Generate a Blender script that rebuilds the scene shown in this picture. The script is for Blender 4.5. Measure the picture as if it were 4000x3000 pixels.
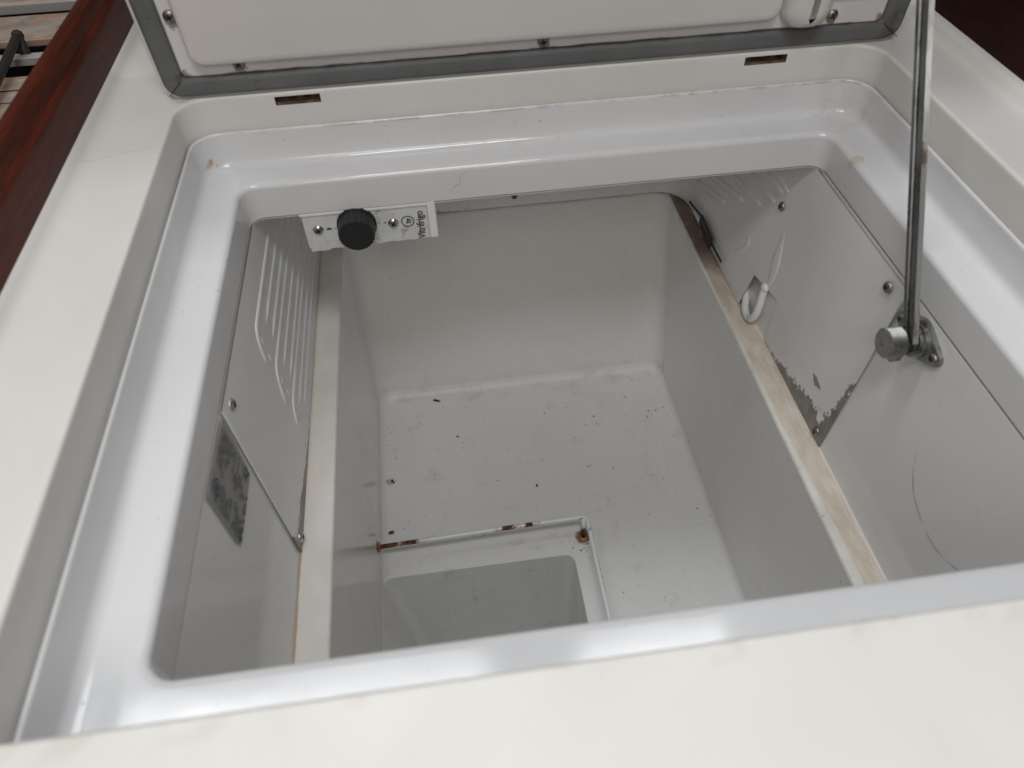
import bpy, bmesh, math, random
from mathutils import Vector, Matrix
random.seed(4)
S = bpy.context.scene
for o in list(bpy.data.objects):
    bpy.data.objects.remove(o)
COL = S.collection
R = math.radians

# ------------------------------------------------------------------ camera
cam = bpy.data.cameras.new('camera')
camo = bpy.data.objects.new('camera', cam)
COL.objects.link(camo)
camo.matrix_world = Matrix(((0.990868, 0.114026, -0.071959, 0.168725),
                            (-0.133259, 0.746875, -0.651475, -0.085518),
                            (-0.020541, 0.655115, 0.755250, 0.242338),
                            (0, 0, 0, 1)))
cam.sensor_width = 36
cam.lens = 2828.03 / 4000 * 36
cam.clip_start, cam.clip_end = .005, 50
cam.dof.use_dof = True
cam.dof.focus_distance = .66
cam.dof.aperture_fstop = 7.5
S.camera = camo

# ------------------------------------------------------------------ light: cabin daylight and two overhead hatch panes
w = bpy.data.worlds.new('World')
S.world = w
w.use_nodes = True
bg = w.node_tree.nodes['Background']
bg.inputs[0].default_value = (1.0, .77, .58, 1)
bg.inputs[1].default_value = .10
def area(name, loc, aim, sx, sy, power, color):
    l = bpy.data.lights.new(name, 'AREA')
    l.shape = 'RECTANGLE'; l.size, l.size_y = sx, sy
    l.energy, l.color = power, color
    o = bpy.data.objects.new(name, l); COL.objects.link(o)
    o.location = loc
    o.rotation_euler = (Vector(aim) - Vector(loc)).to_track_quat('-Z', 'Y').to_euler()
    return o
area('hatch_light', (.19, -.17, .88), (.20, -.10, 0), .40, .20, 4.45, (.955, .98, 1))
area('skylight', (-.287, .54, 1.5), (-.287, .54, 0), .886, .13, 5.6, (.95, .975, 1))
area('skylight', (.585, .54, 1.5), (.585, .54, 0), .37, .13, 2.4, (.95, .975, 1))
area('companionway_light', (.12, -.55, .62), (.22, .08, 0), .5, .32, 2.6, (1, .95, .90))
S.view_settings.view_transform = 'Standard'
S.view_settings.look = 'None'
S.view_settings.exposure = 0
S.view_settings.gamma = 1
S.render.engine = 'CYCLES'
S.cycles.max_bounces = 14
S.cycles.diffuse_bounces = 8
S.cycles.glossy_bounces = 5

# ------------------------------------------------------------------ helpers
def link(name, me, mat=None, parent=None, smooth=True, wn=True):
    o = bpy.data.objects.new(name, me)
    COL.objects.link(o)
    if mat is not None:
        me.materials.clear(); me.materials.append(mat)
    if smooth:
        for p in me.polygons: p.use_smooth = True
    if wn:
        m = o.modifiers.new('weighted', 'WEIGHTED_NORMAL'); m.keep_sharp = True; m.weight = 80
    if parent is not None:
        o.parent = parent
    return o
def obj(name, bm, mat=None, parent=None, smooth=True, wn=True, fix=True, sharp=None):
    if fix: bmesh.ops.recalc_face_normals(bm, faces=bm.faces[:])
    if sharp:
        for e in bm.edges:
            if len(e.link_faces) == 2 and e.calc_face_angle(0) > R(sharp): e.smooth = False
    me = bpy.data.meshes.new(name); bm.to_mesh(me); bm.free()
    return link(name, me, mat, parent, smooth, wn)
def tag(o, label=None, cat=None, group=None, kind=None):
    if label: o['label'] = label
    if cat: o['category'] = cat
    if group: o['group'] = group
    if kind: o['kind'] = kind
    return o
def empty(name, label, cat):
    o = bpy.data.objects.new(name, None); COL.objects.link(o)
    o.empty_display_size = .05
    return tag(o, label, cat)
def box(bm, x0, x1, y0, y1, z0, z1, bev=0):
    r = bmesh.ops.create_cube(bm, size=1)
    for v in r['verts']:
        v.co = Vector((x0 + (v.co.x + .5) * (x1 - x0), y0 + (v.co.y + .5) * (y1 - y0), z0 + (v.co.z + .5) * (z1 - z0)))
    if bev:
        es = list({e for v in r['verts'] for e in v.link_edges})
        bmesh.ops.bevel(bm, geom=es, offset=bev, segments=3, affect='EDGES', profile=.5)
def rrect(x0, x1, y0, y1, r, seg=8, extra=(), rf=None):
    """rounded rectangle, counter-clockwise from the front-left corner; extra = x values inserted on the back side"""
    pts = []
    q = r if rf is None else rf
    for cx, cy, a0, rr in ((x1 - q, y0 + q, -90, q), (x1 - r, y1 - r, 0, r), (x0 + r, y1 - r, 90, r), (x0 + q, y0 + q, 180, q)):
        for k in range(seg + 1):
            a = R(a0 + 90 * k / seg)
            pts.append((cx + rr * math.cos(a), cy + rr * math.sin(a)))
        if a0 == 0:
            for x in sorted(extra, reverse=True): pts.append((x, y1))
    return pts
def loft(bm, loops, cap0=False, cap1=False, skip=None):
    rows = [[bm.verts.new(p) for p in L] for L in loops]
    n = len(rows[0])
    for j in range(len(rows) - 1):
        for i in range(n):
            if skip and skip(j, i): continue
            k = (i + 1) % n
            bm.faces.new((rows[j][i], rows[j][k], rows[j + 1][k], rows[j + 1][i]))
    if cap0: bm.faces.new(rows[0][::-1])
    if cap1: bm.faces.new(rows[-1])
    return rows
def rl(x0, x1, y0, y1, r, z, seg=8, extra=(), rf=None):
    return [(x, y, z) for x, y in rrect(x0, x1, y0, y1, r, seg, extra, rf)]
def tube(bm, pts, rad, seg=10, caps=True, flat=None):
    """swept tube along a polyline; rad a number or one per point"""
    P = [Vector(p) for p in pts]; n = len(P)
    rows = []; up = None
    for i, p in enumerate(P):
        t = ((P[min(i + 1, n - 1)] - P[i]).normalized() + (P[i] - P[max(i - 1, 0)]).normalized()).normalized()
        if up is None:
            up = t.orthogonal().normalized()
        up = (up - t * up.dot(t)).normalized()
        s = t.cross(up)
        rr = rad[i] if isinstance(rad, (list, tuple)) else rad
        rows.append([bm.verts.new(p + (up * math.cos(2 * math.pi * k / seg) + s * math.sin(2 * math.pi * k / seg)) * rr) for k in range(seg)])
    for a, b in zip(rows, rows[1:]):
        for k in range(seg):
            bm.faces.new((a[k], a[(k + 1) % seg], b[(k + 1) % seg], b[k]))
    if caps:
        bm.faces.new(rows[0][::-1]); bm.faces.new(rows[-1])
def smoothline(pts, it=3):
    P = [Vector(p) for p in pts]
    for _ in range(it):
        Q = [P[0]]
        for a, b in zip(P, P[1:]):
            Q += [a * .75 + b * .25, a * .25 + b * .75]
        Q.append(P[-1]); P = Q
    return P
def lathe(bm, prof, seg=28, mat=None):
    """profile of (radius, height) about local z, then transformed by mat"""
    rows = []
    for r, h in prof:
        if r < 1e-7: rows.append([bm.verts.new((0, 0, h))])
        else: rows.append([bm.verts.new((r * math.cos(2 * math.pi * k / seg), r * math.sin(2 * math.pi * k / seg), h)) for k in range(seg)])
    vs = [v for r in rows for v in r]
    for a, b in zip(rows, rows[1:]):
        for k in range(seg):
            A = [a[0]] if len(a) == 1 else [a[k], a[(k + 1) % seg]]
            B = [b[0]] if len(b) == 1 else [b[(k + 1) % seg], b[k]]
            if len(A) + len(B) > 2: bm.faces.new(A + B)
    if mat is not None:
        for v in vs: v.co = mat @ v.co
    return vs
def frame(loc, n, up=(0, 0, 1), spin=0):
    """matrix whose local z is n"""
    n = Vector(n).normalized(); u = Vector(up)
    x = u.cross(n).normalized(); y = n.cross(x)
    m = Matrix((x, y, n)).transposed().to_4x4()
    return Matrix.Translation(loc) @ m @ Matrix.Rotation(spin, 4, 'Z')

# ------------------------------------------------------------------ material helper
class NT:
    def __init__(s, name):
        s.m = bpy.data.materials.new(name); s.m.use_nodes = True
        s.t = s.m.node_tree; s.b = s.t.nodes['Principled BSDF']
        s.tc = s.t.nodes.new('ShaderNodeTexCoord')
        sx = s.t.nodes.new('ShaderNodeSeparateXYZ'); s.L(s.tc.outputs['Object'], sx.inputs[0])
        s.x, s.y, s.z = sx.outputs
    def L(s, a, b): s.t.links.new(a, b)
    def put(s, v, i):
        if hasattr(v, 'is_output'): s.L(v, i)
        else: i.default_value = v
    def M(s, op, a, b=0.0, c=None, clamp=False):
        n = s.t.nodes.new('ShaderNodeMath'); n.operation = op; n.use_clamp = clamp
        s.put(a, n.inputs[0]); s.put(b, n.inputs[1])
        if c is not None: s.put(c, n.inputs[2])
        return n.outputs[0]
    def ramp(s, v, a, b, lo=0., hi=1., smooth=True):
        n = s.t.nodes.new('ShaderNodeMapRange'); n.interpolation_type = 'SMOOTHSTEP' if smooth else 'LINEAR'
        n.clamp = True
        s.put(v, n.inputs[0]); s.put(a, n.inputs[1]); s.put(b, n.inputs[2]); s.put(lo, n.inputs[3]); s.put(hi, n.inputs[4])
        return n.outputs[0]
    def noise(s, scale, detail=4, rough=.55, stretch=(1, 1, 1), off=(0, 0, 0)):
        mp = s.t.nodes.new('ShaderNodeMapping'); mp.inputs['Scale'].default_value = stretch; mp.inputs['Location'].default_value = off
        s.L(s.tc.outputs['Object'], mp.inputs[0])
        n = s.t.nodes.new('ShaderNodeTexNoise'); n.inputs['Scale'].default_value = scale
        n.inputs['Detail'].default_value = detail; n.inputs['Roughness'].default_value = rough
        s.L(mp.outputs[0], n.inputs['Vector'])
        return n.outputs[0]
    def mix(s, f, a, b):
        n = s.t.nodes.new('ShaderNodeMix'); n.data_type = 'RGBA'
        s.put(f, n.inputs[0])
        for v, i in ((a, n.inputs[6]), (b, n.inputs[7])):
            if hasattr(v, 'is_output'): s.L(v, i)
            else: i.default_value = (*v, 1)
        return n.outputs[2]
    def color(s, v): s.put(v if hasattr(v, 'is_output') else (*v, 1), s.b.inputs['Base Color'])
    def rough(s, v): s.put(v, s.b.inputs['Roughness'])
    def metal(s, v): s.put(v, s.b.inputs['Metallic'])
    def bump(s, h, strength=.2, dist=.001):
        n = s.t.nodes.new('ShaderNodeBump'); n.inputs['Strength'].default_value = strength; n.inputs['Distance'].default_value = dist
        s.L(h, n.inputs['Height']); s.L(n.outputs[0], s.b.inputs['Normal'])
    def blob(s, cx, cy, cz, r, wob=0., sc=60):
        """1 inside a wobbly ball, 0 outside: a stain with a shape of its own"""
        d = s.M('SQRT', s.M('ADD', s.M('ADD', s.M('POWER', s.M('SUBTRACT', s.x, cx), 2.), s.M('POWER', s.M('SUBTRACT', s.y, cy), 2.)), s.M('POWER', s.M('SUBTRACT', s.z, cz), 2.)))
        if wob: d = s.M('ADD', d, s.M('MULTIPLY', s.M('SUBTRACT', s.noise(sc, 5), .5), wob))
        return s.ramp(d, r * .55, r, 1, 0)
def simple(name, col, rough, metal=0., bump=None, var=0., vs=30):
    n = NT(name)
    if var:
        f = n.noise(vs, 5)
        n.color(n.mix(n.ramp(f, .3, .7), tuple(c * (1 - var) for c in col), tuple(min(1, c * (1 + var)) for c in col)))
    else: n.color(col)
    n.rough(rough); n.metal(metal)
    if bump: n.bump(n.noise(bump[0], 3), bump[1], bump[2])
    return n.m

def rim_material():
    n = NT('rim_plastic')
    base = n.mix(n.ramp(n.noise(9, 4), .35, .7), (.695, .70, .71), (.66, .665, .675))
    sp = n.ramp(n.noise(260, 2, .5), .735, .77)
    base = n.mix(n.M('MULTIPLY', sp, .55), base, (.25, .22, .2))
    scf = n.M('MULTIPLY', n.ramp(n.noise(46, 7, .72, (1, .4, 1), (1, 4, 0)), .60, .72), .22)
    base = n.mix(scf, base, (.50, .48, .45))
    crease = n.M('MULTIPLY', n.ramp(n.M('ABSOLUTE', n.M('SUBTRACT', n.z, -.0262)), .0002, .0016, 1, 0), n.ramp(n.noise(70, 5), .46, .6))
    base = n.mix(n.M('MULTIPLY', n.M('MULTIPLY', crease, n.ramp(n.y, .36, .40)), .4), base, (.30, .22, .16))
    # yellow spill on the back ledge, rust in the two back corners
    st = n.M('MULTIPLY', n.ramp(n.M('ABSOLUTE', n.M('SUBTRACT', n.x, .222)), .015, .06, 1, 0), n.ramp(n.M('ABSOLUTE', n.M('SUBTRACT', n.y, .4105)), .0, .006, 1, 0))
    st = n.M('MULTIPLY', st, n.ramp(n.z, -.0462, -.0485))
    base = n.mix(n.M('MULTIPLY', st, n.ramp(n.noise(55, 5), .35, .62)), base, (.62, .50, .34))
    base = n.mix(n.M('MULTIPLY', n.blob(.004, .4075, -.047, .009, .014, 190), .8), base, (.36, .18, .09))
    base = n.mix(n.M('MULTIPLY', n.blob(.4715, .343, -.0515, .0075, .014, 150), .45), base, (.50, .38, .24))
    base = n.mix(n.M('MULTIPLY', n.blob(.482, .396, -.047, .020, .05, 120), .16), base, (.46, .35, .33))
    # hairline crack on the back throat
    cr = n.M('ABSOLUTE', n.M('SUBTRACT', n.M('ADD', n.x, n.M('MULTIPLY', n.M('SUBTRACT', n.noise(120, 4), .5), .012)), n.M('MULTIPLY_ADD', n.z, .8, .2365)))
    cm = n.M('MULTIPLY', n.ramp(cr, .0001, .0005, 1, 0), n.M('MULTIPLY', n.ramp(n.z, -.073, -.070), n.ramp(n.z, -.0545, -.057)))
    cm = n.M('MULTIPLY', cm, n.M('GREATER_THAN', n.y, .379))
    base = n.mix(n.M('MULTIPLY', cm, .6), base, (.25, .22, .21))
    n.color(base); n.rough(n.ramp(n.noise(26, 5, .65), .3, .7, .08, .15))
    n.bump(n.noise(22, 2), .10, .0012)
    return n.m
def counter_material():
    n = NT('cream_laminate')
    f = n.noise(7, 5, .6, (1, .6, 1))
    base = n.mix(n.ramp(f, .3, .7), (.715, .707, .68), (.68, .67, .64))
    sm = n.ramp(n.noise(34, 6, .65, (1, .5, 1), (3, 1, 0)), .60, .78)
    base = n.mix(n.M('MULTIPLY', sm, .30), base, (.56, .53, .45))
    sp = n.ramp(n.noise(330, 2, .5), .745, .775)
    base = n.mix(n.M('MULTIPLY', sp, .5), base, (.3, .26, .22))
    cl = n.ramp(n.noise(16, 6, .7, (1, .55, 1), (9, 2, 0)), .46, .66)
    base = n.mix(n.M('MULTIPLY', cl, .35), base, (.63, .62, .585))
    sc = n.ramp(n.noise(48, 7, .75, (5, .35, 1), (4, 0, 0)), .66, .72)
    base = n.mix(n.M('MULTIPLY', sc, .3), base, (.52, .48, .41))
    hr = n.M('ABSOLUTE', n.M('SUBTRACT', n.y, n.M('ADD', n.M('MULTIPLY_ADD', n.x, .45, .352), n.M('MULTIPLY', n.noise(24, 3), .02))))
    hm = n.M('MULTIPLY', n.ramp(hr, .0001, .0005, 1, 0), n.M('MULTIPLY', n.ramp(n.x, -.004, -.010), n.ramp(n.x, -.048, -.043)))
    base = n.mix(n.M('MULTIPLY', hm, .55), base, (.35, .29, .24))
    edge = n.M('MULTIPLY', n.ramp(n.M('ABSOLUTE', n.M('SUBTRACT', n.z, -.001)), .0, .004, 1, 0), n.ramp(n.noise(45, 5), .52, .64))
    edge = n.M('MULTIPLY', edge, n.ramp(n.M('ABSOLUTE', n.y), .003, .012, 1, 0))
    base = n.mix(n.M('MULTIPLY', edge, .35), base, (.50, .47, .38))
    n.color(base); n.rough(n.ramp(n.noise(18, 4), .3, .7, .30, .42))
    n.bump(n.noise(300, 3), .04, .0006)
    return n.m
def tub_material(name, base1, base2, dirt=.5, rough=(.28, .42)):
    n = NT(name)
    base = n.mix(n.ramp(n.noise(6, 4), .35, .68), base1, base2)
    sm = n.ramp(n.noise(42, 6, .68, (1, 1, .6)), .57, .76)
    base = n.mix(n.M('MULTIPLY', n.M('MULTIPLY', sm, .40 * dirt), n.ramp(n.z, -.44, -.49, .22, 1)), base, (.40, .37, .32))
    sw = n.ramp(n.noise(12, 7, .72, (1, .6, 1), (3, 8, 1)), .55, .72)
    base = n.mix(n.M('MULTIPLY', sw, .28 * dirt), base, (.50, .475, .43))
    sp = n.ramp(n.noise(190, 3, .55), .725, .76)
    base = n.mix(n.M('MULTIPLY', n.M('MULTIPLY', sp, .75 * dirt), n.ramp(n.z, -.44, -.49, .35, 1)), base, (.13, .11, .10))
    sp2 = n.ramp(n.noise(420, 2, .5, (1, .6, 1), (5, 0, 2)), .73, .76)
    base = n.mix(n.M('MULTIPLY', sp2, .8 * dirt), base, (.10, .085, .08))
    return n, base, rough
def finish(n, base, rough, bumpd=.003):
    n.color(base); n.rough(n.ramp(n.noise(24, 4), .3, .7, *rough)); n.bump(n.noise(16, 2), .08, bumpd)
    return n.m
def tub_mat():
    n, base, r = tub_material('tub_plastic', (.755, .75, .735), (.72, .715, .695), 1.0)
    # grime gathered along the foot of the back wall and in the sump corner
    g = n.M('MULTIPLY', n.ramp(n.M('ABSOLUTE', n.M('SUBTRACT', n.y, .546)), .0, .022, 1, 0), n.ramp(n.noise(30, 5), .42, .66))
    g = n.M('MULTIPLY', g, n.ramp(n.z, -.47, -.49))
    base = n.mix(n.M('MULTIPLY', g, .30), base, (.33, .28, .24))
    base = n.mix(n.M('MULTIPLY', n.blob(.2886, .3111, -.4963, .011, .008, 200), .95), base, (.22, .10, .04))
    base = n.mix(n.M('MULTIPLY', n.blob(.061, .3135, -.465, .012, .012, 200), .8), base, (.40, .24, .14))
    base = n.mix(n.M('MULTIPLY', n.blob(.0715, .418, -.4955, .006, .010, 220), .6), base, (.32, .20, .12))
    base = n.mix(n.M('MULTIPLY', n.blob(.126, .42, -.4963, .013, .03, 140), .15), base, (.50, .38, .22))
    n.color(base)
    r_ = n.ramp(n.noise(24, 4), .3, .7, .12, .22)
    foot = n.M('MULTIPLY', n.ramp(n.y, .515, .54), n.ramp(n.z, -.455, -.475))
    n.rough(n.M('MULTIPLY_ADD', foot, .30, r_)); n.bump(n.noise(16, 2), .08, .002)
    return n.m
def wall_mat():
    n, base, r = tub_material('lining_plastic', (.73, .73, .73), (.70, .70, .70), .45)
    # long curved scuff on the right wall
    d = n.M('SQRT', n.M('ADD', n.M('POWER', n.M('SUBTRACT', n.y, .112), 2.), n.M('POWER', n.M('SUBTRACT', n.z, -.140), 2.)))
    d = n.M('ADD', d, n.M('MULTIPLY', n.M('SUBTRACT', n.noise(60, 4), .5), .003))
    ring = n.ramp(n.M('ABSOLUTE', n.M('SUBTRACT', d, .049)), .0003, .0014, 1, 0)
    ring = n.M('MULTIPLY', n.M('MULTIPLY', ring, n.ramp(n.z, -.150, -.165)), n.M('MULTIPLY', n.ramp(n.noise(70, 4), .38, .6), n.M('GREATER_THAN', n.x, .4)))
    base = n.mix(n.M('MULTIPLY', ring, .7), base, (.36, .32, .27))
    return finish(n, base, (.08, .16), .001)
def ledge_mat():
    n = NT('ledge_stained_shaded_plastic')
    white = n.mix(n.ramp(n.noise(20, 5), .3, .7), (.72, .71, .68), (.64, .62, .57))
    stripe = n.noise(40, 7, .7, (2.2, .8, 1))
    tan = n.mix(n.ramp(stripe, .35, .68), (.555, .47, .385), (.665, .605, .52))
    tan = n.mix(n.ramp(n.noise(110, 5, .7, (5, .6, 1)), .58, .72), tan, (.68, .62, .54))
    tan = n.mix(n.M('MULTIPLY', n.ramp(n.y, .37, .53), n.ramp(n.noise(45, 5), .25, .6, .6, 1)), tan, (.17, .125, .09))  # back end browned by stain and painted-in shade
    u = n.M('ADD', n.x, n.M('MULTIPLY', n.M('SUBTRACT', n.noise(40, 5, .6, (2, .7, 1)), .5), .007))
    ed = n.ramp(n.y, .10, .33, .4425, .4368)
    side = n.M('MULTIPLY', n.ramp(u, n.M('SUBTRACT', ed, .0012), n.M('ADD', ed, .0014)), n.ramp(u, .4590, .4568))
    full = n.ramp(n.y, .34, .42)
    side = n.M('MAXIMUM', side, n.M('MULTIPLY', full, n.ramp(n.x, .4345, .4365)))
    nick = n.M('MULTIPLY', n.ramp(n.noise(150, 5, .65), .60, .70), n.ramp(n.M('ABSOLUTE', n.M('SUBTRACT', n.x, .4345)), .0012, .003, 1, 0))
    scr = n.M('MULTIPLY', n.ramp(n.noise(75, 6, .7, (5, .5, 1), (2, 0, 0)), .50, .60), n.ramp(n.x, .446, .4555))
    side = n.M('MULTIPLY', side, n.M('SUBTRACT', 1., n.M('MULTIPLY', scr, .6)))
    base = n.mix(side, white, tan)
    base = n.mix(n.M('MULTIPLY', nick, .85), base, (.40, .27, .17))
    cream = n.M('MULTIPLY', n.ramp(u, .050, .042), n.ramp(n.noise(28, 4), .25, .6, .55, 1))
    base = n.mix(cream, base, (.70, .665, .60))
    crev = n.ramp(n.M('ADD', n.x, n.M('MULTIPLY', n.noise(60, 4), .002)), .0372, .0362)
    base = n.mix(n.M('MULTIPLY', crev, .8), base, (.36, .24, .15))
    n.color(base); n.rough(.42); n.bump(n.noise(160, 5, .6, (4, 1, 1)), .25, .0006)
    return n.m
def evap_mat():
    n = NT('painted_aluminium')
    nz = n.M('SUBTRACT', n.noise(135, 8, .74, (1, 1.15, .95)), .5)
    v = n.M('SUBTRACT', n.z, -.2512)
    # right sheet: paint gone along the foot and up the front edge
    f = n.M('MULTIPLY', n.M('POWER', n.M('MULTIPLY', n.M('SUBTRACT', .347, n.y), 1 / .085, clamp=True), 1.1), .0225)
    g = n.M('MULTIPLY', n.M('MULTIPLY', n.M('SUBTRACT', -.170, n.z), 1 / .07, clamp=True), .0130)
    sR = n.M('MAXIMUM', n.M('SUBTRACT', f, v), n.M('SUBTRACT', n.M('SUBTRACT', g, n.M('MULTIPLY', n.M('GREATER_THAN', n.z, -.172), .03)), n.M('SUBTRACT', n.y, .2334)))
    tong = n.M('MULTIPLY', n.ramp(n.M('ABSOLUTE', n.M('SUBTRACT', n.M('MULTIPLY_ADD', v, -.35, n.y), .2425)), .0015, .005, 1, 0), n.ramp(v, .012, .018))
    sR = n.M('ADD', n.M('MULTIPLY_ADD', tong, -.012, sR), n.M('MULTIPLY', nz, .036))
    isl = n.M('SUBTRACT', .0035, n.M('SQRT', n.M('ADD', n.M('POWER', n.M('MULTIPLY', n.M('SUBTRACT', n.y, .271), .45), 2.), n.M('POWER', n.M('SUBTRACT', n.z, -.2118), 2.))))
    sR = n.M('MAXIMUM', sR, n.M('ADD', isl, n.M('MULTIPLY', nz, .012)))
    sR = n.M('MULTIPLY', n.ramp(sR, -.0001, .0006), n.M('MULTIPLY', n.M('GREATER_THAN', n.x, .3), n.M('LESS_THAN', n.y, .358)))
    fl = n.M('MULTIPLY', n.M('MULTIPLY', n.M('SUBTRACT', .320, n.y), 1 / .09, clamp=True), .013)
    sL = n.M('ADD', n.M('SUBTRACT', fl, v), n.M('MULTIPLY', nz, .034))
    cl = n.M('SUBTRACT', n.M('MULTIPLY_ADD', n.M('GREATER_THAN', n.z, -.228), -.03, n.M('MULTIPLY', n.M('MULTIPLY', n.M('SUBTRACT', -.222, n.z), 1 / .03, clamp=True), .006)), n.M('SUBTRACT', n.y, .1973))
    sL = n.M('MAXIMUM', sL, n.M('ADD', cl, n.M('MULTIPLY', nz, .010)))
    sL = n.M('MULTIPLY', n.ramp(sL, -.0001, .0005), n.M('LESS_THAN', n.x, .2))
    bare = n.M('MAXIMUM', sR, sL)
    fleck = n.M('MULTIPLY', n.ramp(n.noise(230, 3, .5, (1, 1, .55)), .655, .675), n.M('MULTIPLY', n.ramp(v, .040, .006), n.ramp(n.y, .345, .30)))
    bare = n.M('MAXIMUM', bare, fleck)
    paint = n.mix(n.ramp(n.noise(14, 4), .35, .7), (.745, .75, .75), (.715, .72, .72))
    sp = n.ramp(n.noise(300, 2, .5), .745, .77)
    paint = n.mix(n.M('MULTIPLY', sp, .5), paint, (.2, .18, .16))
    n.color(n.mix(bare, paint, n.mix(n.ramp(n.noise(70, 4), .3, .7), (.20, .195, .19), (.29, .28, .27))))
    n.rough(n.M('MULTIPLY_ADD', bare, .2, .25)); n.metal(n.M('MULTIPLY', bare, .35))
    n.bump(n.M('MULTIPLY_ADD', bare, -1., n.M('MULTIPLY', n.noise(40, 3), .3)), .3, .0004)
    return n.m
def wood_mat(name, a, b, rough):
    n = NT(name)
    g = n.noise(34, 6, .62, (9, .6, 9))
    base = n.mix(n.ramp(g, .32, .68), a, b)
    p = n.ramp(n.noise(160, 3, .6, (9, .5, 9)), .60, .68)
    base = n.mix(n.M('MULTIPLY', p, .5), base, tuple(c * .35 for c in a))
    n.color(base); n.rough(rough); n.bump(g, .12, .0008)
    n.b.inputs['Coat Weight'].default_value = .04; n.b.inputs['Coat Roughness'].default_value = .3
    n.b.inputs['Specular IOR Level'].default_value = .08
    return n.m
def rust_wire_mat():
    n = NT('rusty_coated_wire')
    nz = n.M('MULTIPLY', n.M('SUBTRACT', n.noise(170, 6, .7), .5), .026)
    y2 = n.M('LESS_THAN', n.M('ABSOLUTE', n.M('SUBTRACT', n.y, .316)), .009)
    xx = n.M('ADD', n.x, nz)
    def band(c, h): return n.ramp(n.M('ABSOLUTE', n.M('SUBTRACT', xx, c)), h * .55, h, 1, 0)
    m = n.M('MAXIMUM', n.M('MAXIMUM', band(.071, .013), band(.094, .012)), n.M('MAXIMUM', band(.2040, .009), band(.2285, .006)))
    half = n.ramp(n.M('ADD', n.z, n.M('MULTIPLY', nz, .5)), -.4672, -.4662)
    core = n.M('MULTIPLY', n.M('MULTIPLY', m, y2), n.M('MAXIMUM', half, n.M('LESS_THAN', n.x, .066)))
    yy = n.M('ADD', n.y, nz)
    side = n.M('MULTIPLY', n.ramp(n.M('ABSOLUTE', n.M('SUBTRACT', yy, .252)), .018, .024, 1, 0), n.M('GREATER_THAN', n.M('ADD', n.x, n.M('MULTIPLY', nz, .2)), .2935))
    leg = n.M('MULTIPLY', n.ramp(n.z, -.4745, -.481), n.M('GREATER_THAN', n.x, .27))
    pit = n.M('MULTIPLY', n.ramp(n.noise(260, 4), .60, .66), n.M('MULTIPLY', n.M('GREATER_THAN', n.x, .279), n.M('GREATER_THAN', n.y, .295)))
    rust = n.M('MAXIMUM', core, n.M('MAXIMUM', leg, pit))
    halo = n.M('MULTIPLY', y2, n.M('MAXIMUM', band(.085, .034), n.M('MAXIMUM', band(.204, .018), band(.2285, .014))))
    base = n.mix(n.M('MULTIPLY', n.M('MULTIPLY', halo, .85), n.ramp(n.noise(200, 5, .65), .40, .58)), (.76, .76, .77), (.58, .36, .22))
    base = n.mix(n.M('MULTIPLY', side, .8), base, (.40, .22, .10))
    base = n.mix(rust, base, n.mix(n.ramp(n.noise(210, 4), .4, .62), (.030, .014, .009), (.17, .065, .028)))
    n.color(base); n.rough(n.M('MULTIPLY_ADD', rust, .5, .25)); n.bump(rust, .4, .0004)
    return n.m
def steel_mat(name, col, rough, var=.12, sc=60, st=(1, 1, 1)):
    n = NT(name)
    f = n.noise(sc, 5, .6, st)
    n.color(n.mix(n.ramp(f, .3, .7), tuple(c * (1 - var) for c in col), col)); n.metal(1.)
    n.rough(n.ramp(n.noise(sc * .5, 4), .3, .7, rough * .75, rough * 1.35))
    n.bump(f, .06, .0006)
    return n.m
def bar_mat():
    n = NT('shaded_steel_bar')  # base darkened for the dark surroundings the face reflects; brown stains on top
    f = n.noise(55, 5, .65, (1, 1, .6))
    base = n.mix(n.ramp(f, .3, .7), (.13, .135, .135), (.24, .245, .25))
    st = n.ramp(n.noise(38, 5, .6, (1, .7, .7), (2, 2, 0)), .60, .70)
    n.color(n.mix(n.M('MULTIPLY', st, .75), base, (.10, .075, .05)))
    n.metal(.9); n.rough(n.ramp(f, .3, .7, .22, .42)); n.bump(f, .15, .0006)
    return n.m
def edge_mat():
    n = NT('lit_bar_edge')  # edge colour brightened for the light catching it, plus brown stains
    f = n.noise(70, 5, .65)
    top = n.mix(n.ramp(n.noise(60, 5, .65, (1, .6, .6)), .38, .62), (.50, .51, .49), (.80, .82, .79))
    base = n.mix(n.ramp(n.z, .035, -.015), top, (.24, .24, .235))  # painted light fades to grey down the bar
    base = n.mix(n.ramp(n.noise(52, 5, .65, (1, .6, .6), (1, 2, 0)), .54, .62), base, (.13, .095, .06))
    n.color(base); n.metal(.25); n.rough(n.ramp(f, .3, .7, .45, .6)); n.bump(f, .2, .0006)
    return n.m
def cooker_mat():
    n = NT('steel_painted_reflections')  # warm, grey and pale blotches paint reflections into the steel
    f = n.noise(30, 4, .6, (1, 1.5, 1)); g = n.noise(75, 5, .65, (.6, 1.6, 1), (2, 1, 0)); h = n.noise(22, 3, .5, (1, 1.2, 1), (7, 3, 0))
    base = n.mix(n.ramp(f, .40, .58), (.70, .68, .63), (.72, .50, .38))
    base = n.mix(n.M('MULTIPLY', n.ramp(h, .50, .64), .8), base, (.34, .37, .38))
    base = n.mix(n.M('MULTIPLY', n.ramp(g, .56, .70), .7), base, (.86, .82, .74))
    n.color(base); n.metal(.45); n.rough(n.ramp(g, .3, .7, .3, .5)); n.bump(g, .15, .001)
    return n.m

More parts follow.
